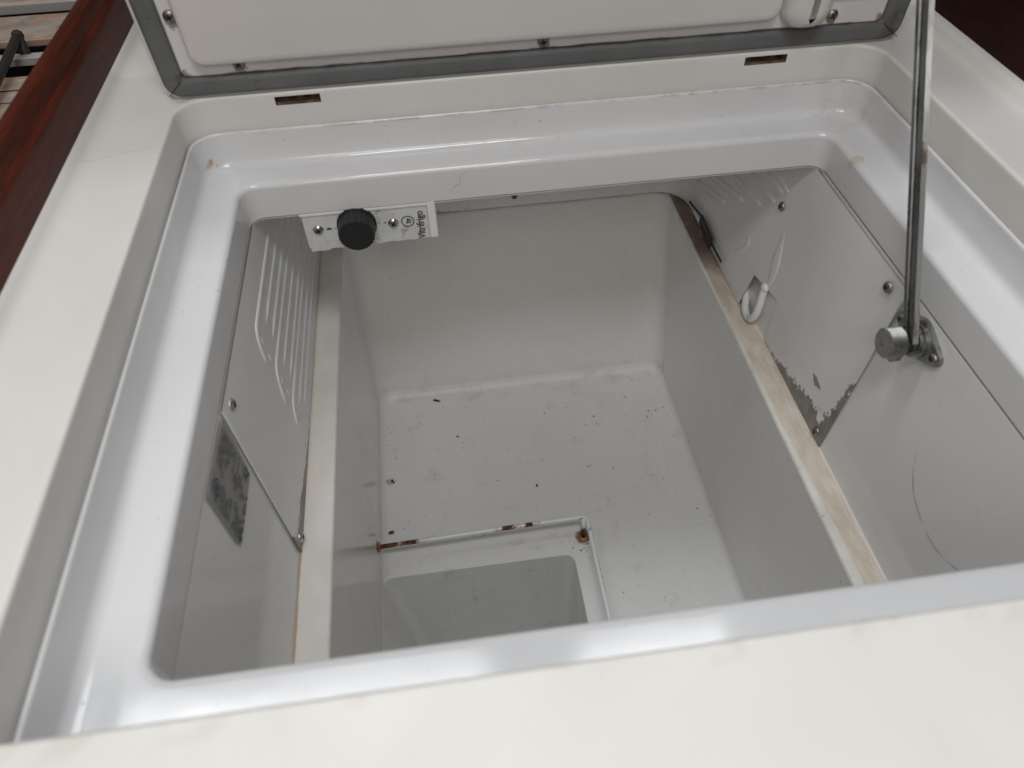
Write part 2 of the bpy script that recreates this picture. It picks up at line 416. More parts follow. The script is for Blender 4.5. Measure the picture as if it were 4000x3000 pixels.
MR = rim_material(); MC = counter_material(); MT = tub_mat(); MW = wall_mat(); ML = ledge_mat(); ME = evap_mat()
WOOD = wood_mat('mahogany', (.100, .022, .012), (.052, .013, .009), .40)
WOODD = wood_mat('dark_mahogany', (.034, .008, .007), (.020, .005, .005), .5)
MWIRE = rust_wire_mat()
MSCREW = steel_mat('screw_steel', (.60, .57, .53), .28, .3, 300)
MSCREWD = steel_mat('dull_screw_steel', (.36, .32, .28), .42, .4, 300)
MDARK = simple('black_recess_and_slot_shade', (.010, .009, .008), .7)
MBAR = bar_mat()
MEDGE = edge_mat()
MBRACK = steel_mat('stay_bracket_steel', (.42, .43, .41), .34, .4, 120)
MKNURL = steel_mat('knurled_steel', (.40, .40, .39), .30, .25, 200)
MKNOB = simple('black_knob_plastic', (.012, .012, .013), .42, bump=(400, .1, .0003))
def face_mat():
    n = NT('faceplate_film')
    base = n.mix(n.ramp(n.noise(60, 5), .3, .7), (.56, .57, .56), (.65, .66, .65))
    d = n.M('MULTIPLY', n.ramp(n.noise(110, 5, .65), .56, .66), n.ramp(n.x, .105, .125, .35, 1))
    base = n.mix(n.M('MULTIPLY', d, .65), base, (.26, .20, .17))
    n.color(base); n.rough(.24); n.bump(n.noise(90, 4), .25, .0008)
    return n.m
MFACE = face_mat()
MWHITE = simple('white_plastic', (.80, .80, .80), .32, var=.03)
MPRINT = simple('dark_print', (.045, .045, .05), .5)
MGREYP = simple('grey_print', (.055, .055, .06), .5)
MPLATE = simple('rating_plate_foil', (.25, .25, .255), .35, metal=.2, var=.12, vs=60)
def gasket_mat():
    n = NT('grey_gasket_rubber')
    base = n.mix(n.ramp(n.noise(24, 5), .3, .7), (.105, .109, .111), (.135, .139, .141))
    sp = n.ramp(n.noise(150, 4, .6), .66, .72)
    base = n.mix(n.M('MULTIPLY', sp, .7), base, (.03, .022, .018))
    inner = n.M('MULTIPLY', n.ramp(n.z, .0145, .0172), n.M('MULTIPLY', n.ramp(n.noise(60, 5), .45, .6), n.M('LESS_THAN', n.z, .02)))
    base = n.mix(n.M('MULTIPLY', inner, .5), base, (.028, .02, .016))
    corner = n.M('MULTIPLY', n.ramp(n.x, .494, .51), n.M('MULTIPLY', n.ramp(n.z, .035, .018), n.ramp(n.noise(90, 5), .42, .6)))
    base = n.mix(n.M('MULTIPLY', corner, .7), base, (.04, .032, .02))
    n.color(base); n.rough(.6); n.bump(n.noise(60, 4), .2, .0012)
    return n.m
MGASK = gasket_mat()
def flange_mat():
    n = NT('lid_flange_plastic')
    base = n.mix(n.ramp(n.noise(12, 4), .3, .7), (.66, .645, .65), (.63, .615, .62))
    for x, z in ((.0152, .0535), (.0474, .0205), (.2532, .0190), (.4600, .0210), (.0105, .0180), (.4965, .0195)):
        base = n.mix(n.M('MULTIPLY', n.blob(x, .0006, z, .0048, .010, 420), .7), base, (.13, .065, .035))
    ln = n.M('MULTIPLY', n.ramp(n.M('ADD', n.z, n.M('MULTIPLY', n.noise(140, 4), .0016)), .0196, .0184), n.ramp(n.noise(40, 5), .40, .58))
    base = n.mix(n.M('MULTIPLY', ln, .8), base, (.10, .06, .045))
    n.color(base); n.rough(.28)
    return n.m
MLID = simple('lid_plastic', (.615, .595, .575), .30, var=.03, vs=8, bump=(240, .08, .0005))
MFLANGE = flange_mat()
MSOCK = simple('raw_plywood', (.15, .10, .065), .85, var=.5, vs=140, bump=(200, .5, .001))
MRUST = simple('rusted_collar', (.27, .135, .065), .8, var=.5, vs=300, bump=(400, .4, .0005))
MCRUMB = simple('dirt_crumb', (.030, .024, .019), .8, var=.5, vs=300)
MSEED = simple('brown_seed', (.070, .026, .012), .5, var=.3, vs=300)
MCLIP = simple('dark_clip_metal', (.045, .046, .045), .45, metal=.4, var=.3, vs=120)
MPIPE = simple('painted_pipe', (.70, .705, .71), .36, var=.03)
MCOOK = cooker_mat()
MCHROME = simple('polished_steel', (.88, .87, .85), .2, metal=.5)
MBLACK = simple('cooker_shade_seam_black', (.006, .006, .006), .7)
MBLACK.node_tree.nodes['Principled BSDF'].inputs['Specular IOR Level'].default_value = .1
MIRON = simple('cast_iron_grid', (.030, .030, .026), .5, bump=(150, .3, .001))

# ------------------------------------------------------------------ countertop
W, D = .5, .4124
SLOT = (.0639, .0952, .4022, .4340)
counter = empty('countertop', 'cream laminate galley countertop with a rectangular cutout around the open fridge', 'countertop')
bm = bmesh.new()
SL = [(0, 0), (.0008, -.0002), (.0018, -.0008), (.0022, -.0018), (.0022, -.0033), (.0022, -.0095), (.0022, -.024), (.0022, -.030)]
outer = []
hole0 = rrect(-.0022, W + .0022, -.0022, D + .0022, .022, 8, SLOT)
for x, y in hole0:           # the flat's outer border, point for point
    pass
OX0, OX1, OY0, OY1 = -.040, .540, -.16, .95
def outer_pts():
    pts = []
    n = 8
    def seg(a, b):
        return [(a[0] + (b[0] - a[0]) * k / n, a[1] + (b[1] - a[1]) * k / n) for k in range(n + 1)]
    pts += seg((OX1 - .08, OY0), (OX1, OY0 + .08))
    pts += seg((OX1, OY1 - .25), (OX1 - .08, OY1))
    pts += [(x, OY1) for x in sorted(SLOT, reverse=True)]
    pts += seg((OX0 + .08, OY1), (OX0, OY1 - .25))
    pts += seg((OX0, OY0 + .08), (OX0 + .08, OY0))
    return [(x, y, 0) for x, y in pts]
loops = [outer_pts()]
for ins, z in SL:
    loops.append(rl(-.0022 + ins, W + .0022 - ins, -.0022 + ins, D + .0022 - ins, .022 - ins * .5, z, 8, SLOT, .006 - ins))
nb = 9 + 9                   # index of the first slot vertex (after two corners)
def skip(j, i):
    return j == 5 and i in (nb, nb + 2)
rows = loft(bm, loops, skip=skip)
top_rows = rows
# corners of the slab left out by the diagonal border
def tri(a, b, c): bm.faces.new([bm.verts.new(p) for p in (a, b, c)])
tri((OX1 - .08, OY0, 0), (OX1, OY0, 0), (OX1, OY0 + .08, 0)); tri((OX0, OY0, 0), (OX0 + .08, OY0, 0), (OX0, OY0 + .08, 0))
tri((OX1, OY1 - .25, 0), (OX1, OY1, 0), (OX1 - .08, OY1, 0)); tri((OX0 + .08, OY1, 0), (OX0, OY1, 0), (OX0, OY1 - .25, 0))
# coved edges that climb to the wooden rails
def cove(x0, sgn, prof):
    prev = None
    ys = [OY0 + (OY1 - OY0) * k / 24 for k in range(25)]
    for dx, dz in prof:
        row = [bm.verts.new((x0 + sgn * dx, y, dz)) for y in ys]
        if prev:
            for k in range(24): bm.faces.new((prev[k], prev[k + 1], row[k + 1], row[k]))
        prev = row
CV = [(0, 0), (.002, .0004), (.0042, .0014), (.006, .0032), (.0072, .0055), (.0082, .0072), (.010, .0082), (.013, .0088), (.016, .0090)]
cove(OX0, -1, CV)
cove(OX1, 1, CV)
bmesh.ops.remove_doubles(bm, verts=bm.verts[:], dist=1e-6)
obj('laminate_surface', bm, MC, counter)
# recessed hinge sockets in the back edge
for a, b, zt, zb in ((SLOT[0], SLOT[1], -.0033, -.0095), (SLOT[2], SLOT[3], -.0033, -.0095)):
    bm = bmesh.new()
    y0 = D + .0002; y1 = D + .012
    for q in (((a, y0, zt), (b, y0, zt), (b, y1, zt), (a, y1, zt)), ((a, y0, zb), (a, y1, zb), (b, y1, zb), (b, y0, zb)),
              ((a, y0, zt), (a, y1, zt), (a, y1, zb), (a, y0, zb)), ((b, y0, zt), (b, y0, zb), (b, y1, zb), (b, y1, zt)),
              ((a, y1, zt), (b, y1, zt), (b, y1, zb), (a, y1, zb))):
        bm.faces.new([bm.verts.new(p) for p in q])
    for k in range(3):       # ragged core left by the router bit
        x = a + (b - a) * (.2 + .3 * k)
        lathe(bm, [(0, .0), (.003, .001), (.0036, .006)], 10, Matrix.Translation((x, D + .0112, zb - .001)))
    obj('hinge_socket', bm, MSOCK, counter, smooth=False, wn=False, fix=False)
def rail(name, prof, x0, sgn, mat, label):
    bm = bmesh.new(); prev = None
    ys = [OY0 + (1.25 - OY0) * k / 30 for k in range(31)]
    ring = []
    for dx, dz in prof:
        ring.append([bm.verts.new((x0 + sgn * dx, y, dz)) for y in ys])
    m = len(ring)
    for j in range(m):
        a, b = ring[j], ring[(j + 1) % m]
        for k in range(30): bm.faces.new((a[k], a[k + 1], b[k + 1], b[k]))
    bm.faces.new([r[0] for r in ring]); bm.faces.new([r[-1] for r in ring])
    o = obj(name, bm, mat, counter)
    o['label'] = label
rail('wooden_rail', [(0, -.03), (0, .030), (.0008, .0325), (.0028, .0335), (.0038, .0350), (.0042, .0400), (.0052, .0430), (.0075, .0450), (.0105, .0455), (.0135, .0445), (.0155, .042), (.0165, .036), (.0165, -.03)], -.0495, -1, WOOD, 'reddish mahogany fiddle rail with a stepped rounded top')
rail('wooden_rail', [(0, -.03), (0, .440), (.002, .446), (.008, .450), (.03, .450), (.034, .445), (.034, -.03)], .5545, 1, WOODD, 'tall nearly black mahogany upstand')

# ------------------------------------------------------------------ refrigerator
fridge = empty('refrigerator', 'white top-loading boat fridge built into the countertop with its lid raised', 'refrigerator')
bm = bmesh.new()
zl, zle, zt = -.0248, -.0513, -.0797
L = []
def rim(ins, z, r): L.append(rl(ins, W - ins, ins, D - ins, r, z, 10, (), r * .35))
rim(-.006, -.0305, .026); rim(.0010, -.0305, .020); rim(.0011, zl - .0010, .020); rim(.0014, zl - .0003, .020); rim(.0020, zl - .0003, .020); rim(.0027, zl - .0010, .0195); rim(.0030, zl - .0022, .0195)
rim(.0034, -.0440, .019)
for k in range(1, 7):
    a = R(90 * k / 6); rim(.0034 + .0065 * (1 - math.cos(a)), -.0448 - .0065 * math.sin(a), .019 - .004 * (1 - math.cos(a)))
ox0, ox1, oy0, oy1 = .0295, .4688, .0338, .3816
def op(e, z, r, x0=ox0, x1=ox1, y0=oy0, y1=oy1): L.append(rl(x0 - e, x1 + e, y0 - e, y1 + e, r + e, z, 10))
op(.0050, zle, .014)
for k in range(0, 7):
    a = R(90 * k / 6); op(.0042 * (1 - math.sin(a)), zle - .0042 * (1 - math.cos(a)), .0125)
op(0, zt + .001, .0125); op(.0004, zt + .0003, .0125); op(.0012, zt, .0125); op(.012, zt + .0002, .0125)
loft(bm, L)
# the moulding sags a little: gentle waviness along the front and back
for v in bm.verts:
    if v.co.y < .08 and -.056 < v.co.z < -.046:
        v.co.y += .0012 * math.sin((v.co.x - .03) / .44 * math.pi * 2.0)
rimo = obj('rim', bm, MR, fridge)
rimo['label'] = 'stepped white moulded rim around the opening'
# lining: underside, four walls
bm = bmesh.new()
L = [rl(.0293, .4688, .033, .3822, .012, -.0808, 10), rl(.0291, .4690, .032, .387, .014, -.0806, 10), rl(.0291, .4690, .030, .616, .014, -.0806, 10), rl(.0292, .4688, .0305, .6158, .0138, -.0815, 10), rl(.0343, .4596, .031, .6155, .013, -.2525, 10)]
loft(bm, L)
obj('wall_lining', bm, MW, fridge, sharp=50)
# ledge round the tub mouth
bm = bmesh.new()
L = [rl(.0340, .4600, .030, .6165, .013, -.2524, 10)]
for k in range(0, 6):
    a = R(90 * k / 5); e = .0032 * (1 - math.sin(a))
    L.append(rl(.0592 - e, .4339 + e, .045 - e, .6085 + e, .022 + e, -.2524 - .0032 * (1 - math.cos(a)), 10))
loft(bm, L)
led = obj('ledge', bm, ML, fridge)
led['label'] = 'flat ledge stained tan along its right side'
# tub: the cavity of the well joined with the cavity of the sump
def cavity(loops):
    b = bmesh.new(); loft(b, loops, True, True); bmesh.ops.recalc_face_normals(b, faces=b.faces[:])
    me = bpy.data.meshes.new('cavity'); b.to_mesh(me); b.free()
    o = bpy.data.objects.new('cavity', me); COL.objects.link(o); return o
L = [rl(.0592, .4339, .045, .6085, .022, -.2556, 10)]
zf = -.4963; rf = .010
fx0, fx1, fy0, fy1 = .0607, .4425, .052, .5545
h = (zf + rf - -.2556) / (zf - -.2556)
L.append(rl(.0592 + (fx0 - .0592) * h, .4339 + (fx1 - .4339) * h, .045 + (fy0 - .045) * h, .6085 + (fy1 - .6085) * h, .022, zf + rf, 10))
for k in range(1, 7):
    a = R(90 * k / 6); e = rf * (1 - math.cos(a))
    L.append(rl(fx0 + e, fx1 - e, fy0 + e, fy1 - e, .023 - e * .6, zf + rf - rf * math.sin(a), 10))
ca = cavity(L)
L = [rl(.0613, .2745, .060, .2925, .010, -.484, 8), rl(.0622, .2740, .062, .2915, .011, zf - .001, 8), rl(.095, .2695, .070, .268, .016, -.700, 8)]
for k in range(1, 4):
    a = R(90 * k / 3); e = .012 * (1 - math.cos(a))
    L.append(rl(.0958 + e, .2687 - e, .071 + e, .2672 - e, .016 - e * .4, -.704 - .012 * math.sin(a), 8))
cb = cavity(L)
md = ca.modifiers.new('join', 'BOOLEAN'); md.operation = 'UNION'; md.object = cb; md.solver = 'EXACT'
md = ca.modifiers.new('soft', 'BEVEL'); md.width = .0045; md.segments = 4; md.limit_method = 'ANGLE'; md.angle_limit = R(62)
dg = bpy.context.evaluated_depsgraph_get()
me = bpy.data.meshes.new_from_object(ca.evaluated_get(dg))
for o in (ca, cb): bpy.data.objects.remove(o)
bm = bmesh.new(); bm.from_mesh(me); bpy.data.meshes.remove(me)
bmesh.ops.delete(bm, geom=[f for f in bm.faces if f.calc_center_median().z > -.2562 and abs(f.normal.z) > .5], context='FACES')
bmesh.ops.reverse_faces(bm, faces=bm.faces[:])
tub = obj('tub', bm, MT, fridge, fix=False)
tub['label'] = 'grey-white moulded tub with a deeper sump at its front left'

# evaporator sheet bent round three sides
def sheet_x(side, z, y=0):
    t = (z - -.0817) / (-.2512 - -.0817)
    if side < 0: return .0307 + (.0358 - .0307) * t
    ye = .3625 - max(0, min(1, (-.2045 - z) / .0467)) * .005
    yb = .4035 + max(0, min(1, (-.2085 - z) / .0427)) * .007
    lean = .0072 * max(0, min(1, (y - ye) / (yb - ye)))
    return .4662 + (.4588 - .4662) * t - lean * t
bm = bmesh.new()
zs = [-.0810, -.115, -.150, -.180, -.2045, -.2085, -.225, -.240, -.2512]
path = []
for y in (.1973, .1985, .23, .28, .35, .42, .50, .574): path.append(('L', y))
for k in range(1, 9): path.append(('CL', R(180 - 90 * k / 8)))
for x in (.12, .20, .30, .38): path.append(('B', x))
for k in range(0, 8): path.append(('CR', R(90 - 90 * k / 8)))
for y in (.574, .54, .49, .45, .4105, .36, .30, .26, .2346, .2334): path.append(('R', y))
cols = []
for kind, a in path:
    col = []
    for z in zs:
        t = (z - zs[0]) / (zs[-1] - zs[0])
        if kind == 'L': p = (sheet_x(-1, z), a, z)
        elif kind == 'CL': p = (sheet_x(-1, z) + .035 + .035 * math.cos(a), .574 + .035 * math.sin(a), z)
        elif kind == 'B': p = (a, .609, z)
        elif kind == 'CR':
            xr = sheet_x(1, z, .6); p = (xr - .035 + .035 * math.cos(a), .574 + .035 * math.sin(a), z)
        else:
            y = a
            if abs(a - .4105) < 1e-6: y = .4035 + max(0, min(1, (-.2085 - z) / .0427)) * .007
            if abs(a - .36) < 1e-6: y = .3625 - max(0, min(1, (-.2045 - z) / .0467)) * .005
            p = (sheet_x(1, z, y), y, z)
        col.append(bm.verts.new(p))
    cols.append(col)
ci = [k for k, (kind, a) in enumerate(path) if kind == 'R' and abs(a - .4105) < 1e-6][0]
for k in range(len(cols) - 1):
    for j in range(len(zs) - 1):
        if k == ci and j >= 5: continue                    # torn notch where the pipe comes through
        f = [cols[k][j], cols[k + 1][j], cols[k + 1][j + 1], cols[k][j + 1]]
        if k == ci and j == 4: f = [cols[k][j], cols[k + 1][j], cols[k][j + 1]]
        bm.faces.new(f)
bmesh.ops.delete(bm, geom=[v for v in bm.verts if not v.link_faces], context='VERTS')
evap = obj('evaporator', bm, ME, fridge, wn=False)
sd = evap.modifiers.new('thickness', 'SOLIDIFY'); sd.thickness = .0011; sd.offset = 0
md = evap.modifiers.new('weighted', 'WEIGHTED_NORMAL'); md.weight = 60
evap['label'] = 'white painted metal cooling sheet lining three sides, flaking at its lower front corners'
def channel(pts, r, side, h=1., tp=.006):
    bm = bmesh.new()
    Q = smoothline([(0, y, z) for y, z in pts], 2)
    F = []
    for a, b in zip(Q, Q[1:]):
        m = max(1, int((b - a).length / .012)); F += [a + (b - a) * (k / m) for k in range(m)]
    F.append(Q[-1])
    n_ = len(F)
    cum = [0]
    for a, b in zip(F, F[1:]): cum.append(cum[-1] + (b - a).length)
    tube(bm, [(sheet_x(side, p.z, p.y), p.y, p.z) for p in F], [r * min(1, .25 + min(c, cum[-1] - c) / tp) for c in cum], 12)
    for v in bm.verts:
        xs = sheet_x(side, v.co.z, v.co.y); v.co.x = xs + (v.co.x - xs) * h - side * .0004
    return obj('coolant_channel', bm, ME, evap, wn=False)
r1 = .0029
# left bank of channels with their turned ends
channel([(.585, -.1090), (.305, -.1108), (.2975, -.1115), (.2925, -.117), (.2900, -.126), (.2893, -.1395)], r1, -1, .48)
channel([(.585, -.1265), (.3207, -.1276)], r1, -1, .48)
channel([(.2995, -.1215), (.2985, -.1285)], r1, -1, .48)
channel([(.585, -.1415), (.3209, -.1432)], r1, -1, .48)
channel([(.2995, -.1395), (.2985, -.1470)], r1, -1, .48)
channel([(.585, -.1560), (.310, -.1562), (.302, -.1575), (.2965, -.164), (.293, -.174), (.2905, -.1873)], r1, -1, .48)
channel([(.585, -.1715), (.3182, -.1731)], r1, -1, .48)
channel([(.3035, -.1690), (.3020, -.1765)], r1, -1, .48)
channel([(.585, -.1870), (.3230, -.1900)], r1, -1, .48)
channel([(.3050, -.1855), (.3030, -.1925)], r1, -1, .48)
channel([(.585, -.2010), (.312, -.2010), (.3046, -.2025), (.298, -.208), (.2945, -.2190)], r1, -1, .48)
channel([(.585, -.2160), (.3150, -.2175)], r1, -1, .48)
channel([(.3040, -.2120), (.3020, -.2190)], r1, -1, .48)
channel([(.585, -.2300), (.3300, -.2310)], r1, -1, .48)
# right bank, shallower
r2 = .0038
for y0, y1, z0, z1 in ((.402, .575, -.1178, -.1215), (.409, .575, -.1235, -.1420), (.4155, .575, -.1368, -.1590), (.435, .575, -.1535, -.1775), (.468, .575, -.1708, -.2010), (.50, .575, -.195, -.219)):
    channel([(y0, z0), (y1, z1)], r2, 1, .30)
channel([(.3865, -.150), (.3848, -.168), (.3822, -.182), (.380, -.196), (.3832, -.2068)], .0080, 1, .10, .05)
channel([(.438, -.188), (.432, -.195), (.438, -.207), (.452, -.220)], .0030, 1, .2)
# loose pipe loop in the notch
bm = bmesh.new()
px = .4565
tube(bm, smoothline([(.4592, .3840, -.2045), (.4568, .3828, -.213), (.4535, .3768, -.2300), (.4520, .3790, -.2430), (.4520, .3885, -.2488), (.4530, .400, -.2478), (.4568, .4085, -.2440), (.4578, .418, -.238)], 3), .0037, 12)
obj('refrigerant_pipe', bm, MPIPE, evap, wn=False)
bm = bmesh.new()
bmesh.ops.create_icosphere(bm, subdivisions=3, radius=1)
for v in bm.verts: v.co = Vector((.4575 + v.co.x * .0038, .3838 + v.co.y * .0052, -.2075 + v.co.z * .0046))
obj('pipe_joint', bm, MPIPE, evap, wn=False)
# dark spring clip with thin ends along the foot of the right sheet
bm = bmesh.new()
A = Vector((.4492, .531, -.2310)); B = Vector((.4492, .4936, -.2350)); A2 = Vector((.4486, .531, -.2415)); B2 = Vector((.4486, .4936, -.2475))
vs = []
for off in (0, -.0022):
    vs.append([bm.verts.new(p + Vector((off, 0, 0))) for p in (A, B, B2, A2)])
bm.faces.new(vs[0]); bm.faces.new(vs[1][::-1])
for k in range(4): bm.faces.new((vs[0][k], vs[0][(k + 1) % 4], vs[1][(k + 1) % 4], vs[1][k]))
tube(bm, [(.4478, .569, -.2405), (.4478, .562, -.2395), (.4480, .531, -.2330), (.4480, .495, -.2400), (.4482, .462, -.2395)], .0012, 8)
box(bm, .4462, .4478, .505, .522, -.241, -.2395)
obj('spring_clip', bm, MCLIP, evap, smooth=False, wn=False)
bm = bmesh.new(); box(bm, .4476, .4484, .534, .553, -.2445, -.2395, .0002)
obj('paper_tag', bm, MWHITE, evap, smooth=False, wn=False)

# screws
def screw_mesh(rad, dome, name):
    bm = bmesh.new()
    lathe(bm, [(0, dome), (rad * .35, dome * .97), (rad * .65, dome * .80), (rad * .88, dome * .48), (rad, dome * .12), (rad, -.0004)], 24)
    for k in range(2):       # dark bars on the head, painted shade of the cross slot
        l, wd = rad * .52, rad * .15
        r = bmesh.ops.create_cube(bm, size=1)
        for v in r['verts']:
            v.co = Vector((v.co.x * (2 * l if k == 0 else 2 * wd), v.co.y * (2 * wd if k == 0 else 2 * l), dome * .72 + v.co.z * dome * .62))
        for f in {f for v in r['verts'] for f in v.link_faces}: f.material_index = 1
    bmesh.ops.recalc_face_normals(bm, faces=bm.faces[:])
    me = bpy.data.meshes.new(name); bm.to_mesh(me); bm.free()
    for p in me.polygons: p.use_smooth = p.material_index == 0
    return me
def mk_screw(rad, dome, mat):
    me = screw_mesh(rad, dome, 'screw'); me.materials.append(mat); me.materials.append(MDARK); return me
SC = mk_screw(.0042, .0022, MSCREW); SCD = mk_screw(.0042, .0020, MSCREWD); SCS = mk_screw(.0036, .0018, MSCREWD)
def screw(me, loc, n, parent, spin=.4):
    o = bpy.data.objects.new('screw', me); COL.objects.link(o)
    o.matrix_world = frame(loc, n, (0, 0, 1) if abs(n[2]) < .9 else (0, 1, 0), spin); o.parent = parent
    return o
screw(SC, (.0313, .2116, -.0916), (1, 0, .03), evap, .3)
screw(SC, (.0362, .2066, -.2446), (1, 0, .03), evap, .8)
screw(SCD, (.4605, .4028, -.1324), (-1, 0, -.05), evap, .2)
screw(SCD, (.4632, .2485, -.0900), (-1, 0, .03), evap, .6)
screw(SCD, (.4584, .2440, -.2440), (-1, 0, .03), evap, .1)
screw(SCS, (.2547, .6082, -.2388), (0, -1, 0), evap, .5)

# thermostat
bm = bmesh.new()
box(bm, .0645, .1655, .3842, .425, -.1140, -.0790, .0015)
th = obj('thermostat', bm, MWHITE, fridge)
th['label'] = 'small white control box with a black dial under the back edge'
bm = bmesh.new()          # printed film, torn along its foot
top = []; bot = []
n = 34
for k in range(n + 1):
    x = .0660 + (.1590 - .0660) * k / n
    zb = -.1142 + .0012 * k / n + random.uniform(-.0006, .0006) - (.0010 if k < 6 else 0)
    top.append(bm.verts.new((x, .3836, -.0795))); bot.append(bm.verts.new((x, .3834 - (.0006 if 4 < k < 14 else 0), zb)))
for k in range(n): bm.faces.new((top[k], bot[k], bot[k + 1], top[k + 1]))
fp = obj('faceplate', bm, MFACE, th, smooth=False, wn=False)
sd = fp.modifiers.new('thickness', 'SOLIDIFY'); sd.thickness = .0003
bm = bmesh.new(); box(bm, .1592, .1660, .3818, .402, -.1132, -.0785, .0016)
obj('end_cap', bm, MWHITE, th)
bm = bmesh.new(); box(bm, .0640, .1600, .3822, .3850, -.0826, -.0800, .0006)
obj('top_lip', bm, MWHITE, th)
bm = bmesh.new()
seg = 96
def serr(k, r, d): return r - (d if k % 4 in (0, 1) else 0)
rowsK = []
for r, h, d in ((.0150, .0, 0), (.0150, .0025, 0), (.0146, .0030, 0), (.0144, .0030, .0005), (.0136, .0150, .0005), (.0132, .0158, .0003), (.0120, .0160, 0), (.0004, .0157, 0)):
    rowsK.append([(serr(k, r, d) * math.cos(2 * math.pi * k / seg), serr(k, r, d) * math.sin(2 * math.pi * k / seg), h) for k in range(seg)])
loft(bm, rowsK, True, True)
M4 = frame((.1049, .3832, -.0934), (0, -1, 0), (0, 0, 1))
bmesh.ops.transform(bm, matrix=M4, verts=bm.verts[:])
obj('dial', bm, MKNOB, th, sharp=40)
screw(SC, (.0752, .3832, -.0959), (0, -1, 0), th, .5)
screw(SC, (.1324, .3832, -.0961), (0, -1, 0), th, .9)
def text_mesh(name, body, size, mat, parent, M, bold=0., sx=1.):
    c = bpy.data.curves.new(name, 'FONT'); c.body = body; c.size = size; c.offset = bold; c.extrude = .00006
    t = bpy.data.objects.new(name, c); COL.objects.link(t)
    dg = bpy.context.evaluated_depsgraph_get(); dg.update()
    me = bpy.data.meshes.new_from_object(t.evaluated_get(dg)); bpy.data.objects.remove(t)
    me.transform(M @ Matrix.Diagonal((sx, 1, 1, 1)))
    return link(name, me, mat, parent, smooth=False, wn=False)
def axes(loc, x, y):
    x = Vector(x).normalized(); y = Vector(y).normalized(); z = x.cross(y)
    return Matrix.Translation(loc) @ Matrix((x, y, z)).transposed().to_4x4()
FY = .3829
text_mesh('lettering', 'Vitrifrigo', .0082, MPRINT, th, axes((.1556, FY, -.1128), (0, 0, 1), (-1, 0, 0)), .00012, .86)
text_mesh('lettering', 'YF', .0052, MPRINT, th, axes((.1457, FY, -.0984), (.25, 0, 1), (-1, 0, .25)), .00022, .85)
text_mesh('lettering', '8', .0032, MGREYP, th, axes((.0833, FY, -.0968), (0, 0, 1), (-1, 0, 0)), .0001)
def ring(bm, c, r0, r1, y, seg=40):
    a = [bm.verts.new((c[0] + r0 * math.cos(2 * math.pi * k / seg), y, c[1] + r0 * math.sin(2 * math.pi * k / seg))) for k in range(seg)]
    b = [bm.verts.new((c[0] + r1 * math.cos(2 * math.pi * k / seg), y, c[1] + r1 * math.sin(2 * math.pi * k / seg))) for k in range(seg)]
    for k in range(seg): bm.faces.new((a[k], a[(k + 1) % seg], b[(k + 1) % seg], b[k]))
bm = bmesh.new(); ring(bm, (.1436, -.0957), .0043, .0051, FY)
obj('emblem_ring', bm, MPRINT, th, smooth=False, wn=False)
def mark(pts, m=MPRINT):
    bm = bmesh.new(); bm.faces.new([bm.verts.new((x, FY, z)) for x, z in pts]); obj('printed_mark', bm, m, th, smooth=False, wn=False)
mark(((.0826, -.0938), (.0826, -.0980), (.0862, -.0958)))
for x0, x1, z in ((.0876, .0895, -.0958), (.1205, .1224, -.0946), (.1180, .1192, -.1088)):
    mark(((x0, z - .0003), (x1, z - .0003), (x1, z + .0003), (x0, z + .0003)))
mark(((.1248, -.0950), (.1270, -.0942), (.1270, -.0955)), MGREYP)

# rating plate on the left wall
def PW(y, z, off=.0009):
    return Vector((.0297 + (z - -.0815) / (-.2525 + .0815) * (.0343 - .0292) + off, y, z))
bm = bmesh.new()
c = [PW(.1945, -.0835), PW(.1905, -.1343), PW(.1390, -.1335), PW(.1396, -.0816)]
bm.faces.new([bm.verts.new(p) for p in c])
rp = obj('rating_plate', bm, MPLATE, fridge, smooth=False, wn=False)
sd = rp.modifiers.new('thickness', 'SOLIDIFY'); sd.thickness = .0005
rp['label'] = 'grey foil rating plate with small dark print on the left wall'
bm = bmesh.new()
def pd(y0, y1, z0, z1): bm.faces.new([bm.verts.new(PW(y, z, .0016)) for y, z in ((y0, z0), (y1, z0), (y1, z1), (y0, z1))])
rnd = random.Random(8)
for k in range(14):
    z = -.0865 - k * .0033
    y = .1415
    yend = .1885
    while y < yend:
        l = rnd.uniform(.004, .011)
        skipit = (.150 < y < .163 and k > 3 and rnd.random() < .75) or (k > 8 and y > .171) or (k < 3 and .143 < y < .158)
        if not skipit and rnd.random() < .82: pd(y, min(y + l, yend), z, z - rnd.uniform(.0010, .0015))
        y += l + rnd.uniform(.0006, .0016)
for y in (.1405, .1465, .1525, .1585, .1635, .169):     # heavy bar at the foot
    pd(y, y + rnd.uniform(.002, .0045), -.1308, -.1330)
obj('plate_print', bm, MGREYP, rp, smooth=False, wn=False)
Mx = lambda y, z: axes(PW(y, z, .0017), (0, 1, 0), (-.03, 0, 1))
text_mesh('lettering', 'CE', .0085, MPRINT, rp, axes(PW(.1840, -.1215, .0017), (.0, -.35, -1), (.03, 1, -.35)), .0002, .8)
bm = bmesh.new()
seg = 32
a = [bm.verts.new(PW(.1505 + .0052 * math.cos(2 * math.pi * k / seg), -.0890 + .0052 * math.sin(2 * math.pi * k / seg), .0017)) for k in range(seg)]
b = [bm.verts.new(PW(.1505 + .0042 * math.cos(2 * math.pi * k / seg), -.0890 + .0042 * math.sin(2 * math.pi * k / seg), .0017)) for k in range(seg)]
for k in range(seg): bm.faces.new((a[k], a[(k + 1) % seg], b[(k + 1) % seg], b[k]))
obj('plate_emblem', bm, MPRINT, rp, smooth=False, wn=False)
text_mesh('lettering', 'YF', .0058, MPRINT, rp, axes(PW(.1478, -.0912, .0017), (0, 1, 0), (-.03, 0, 1)), .0002, .8)

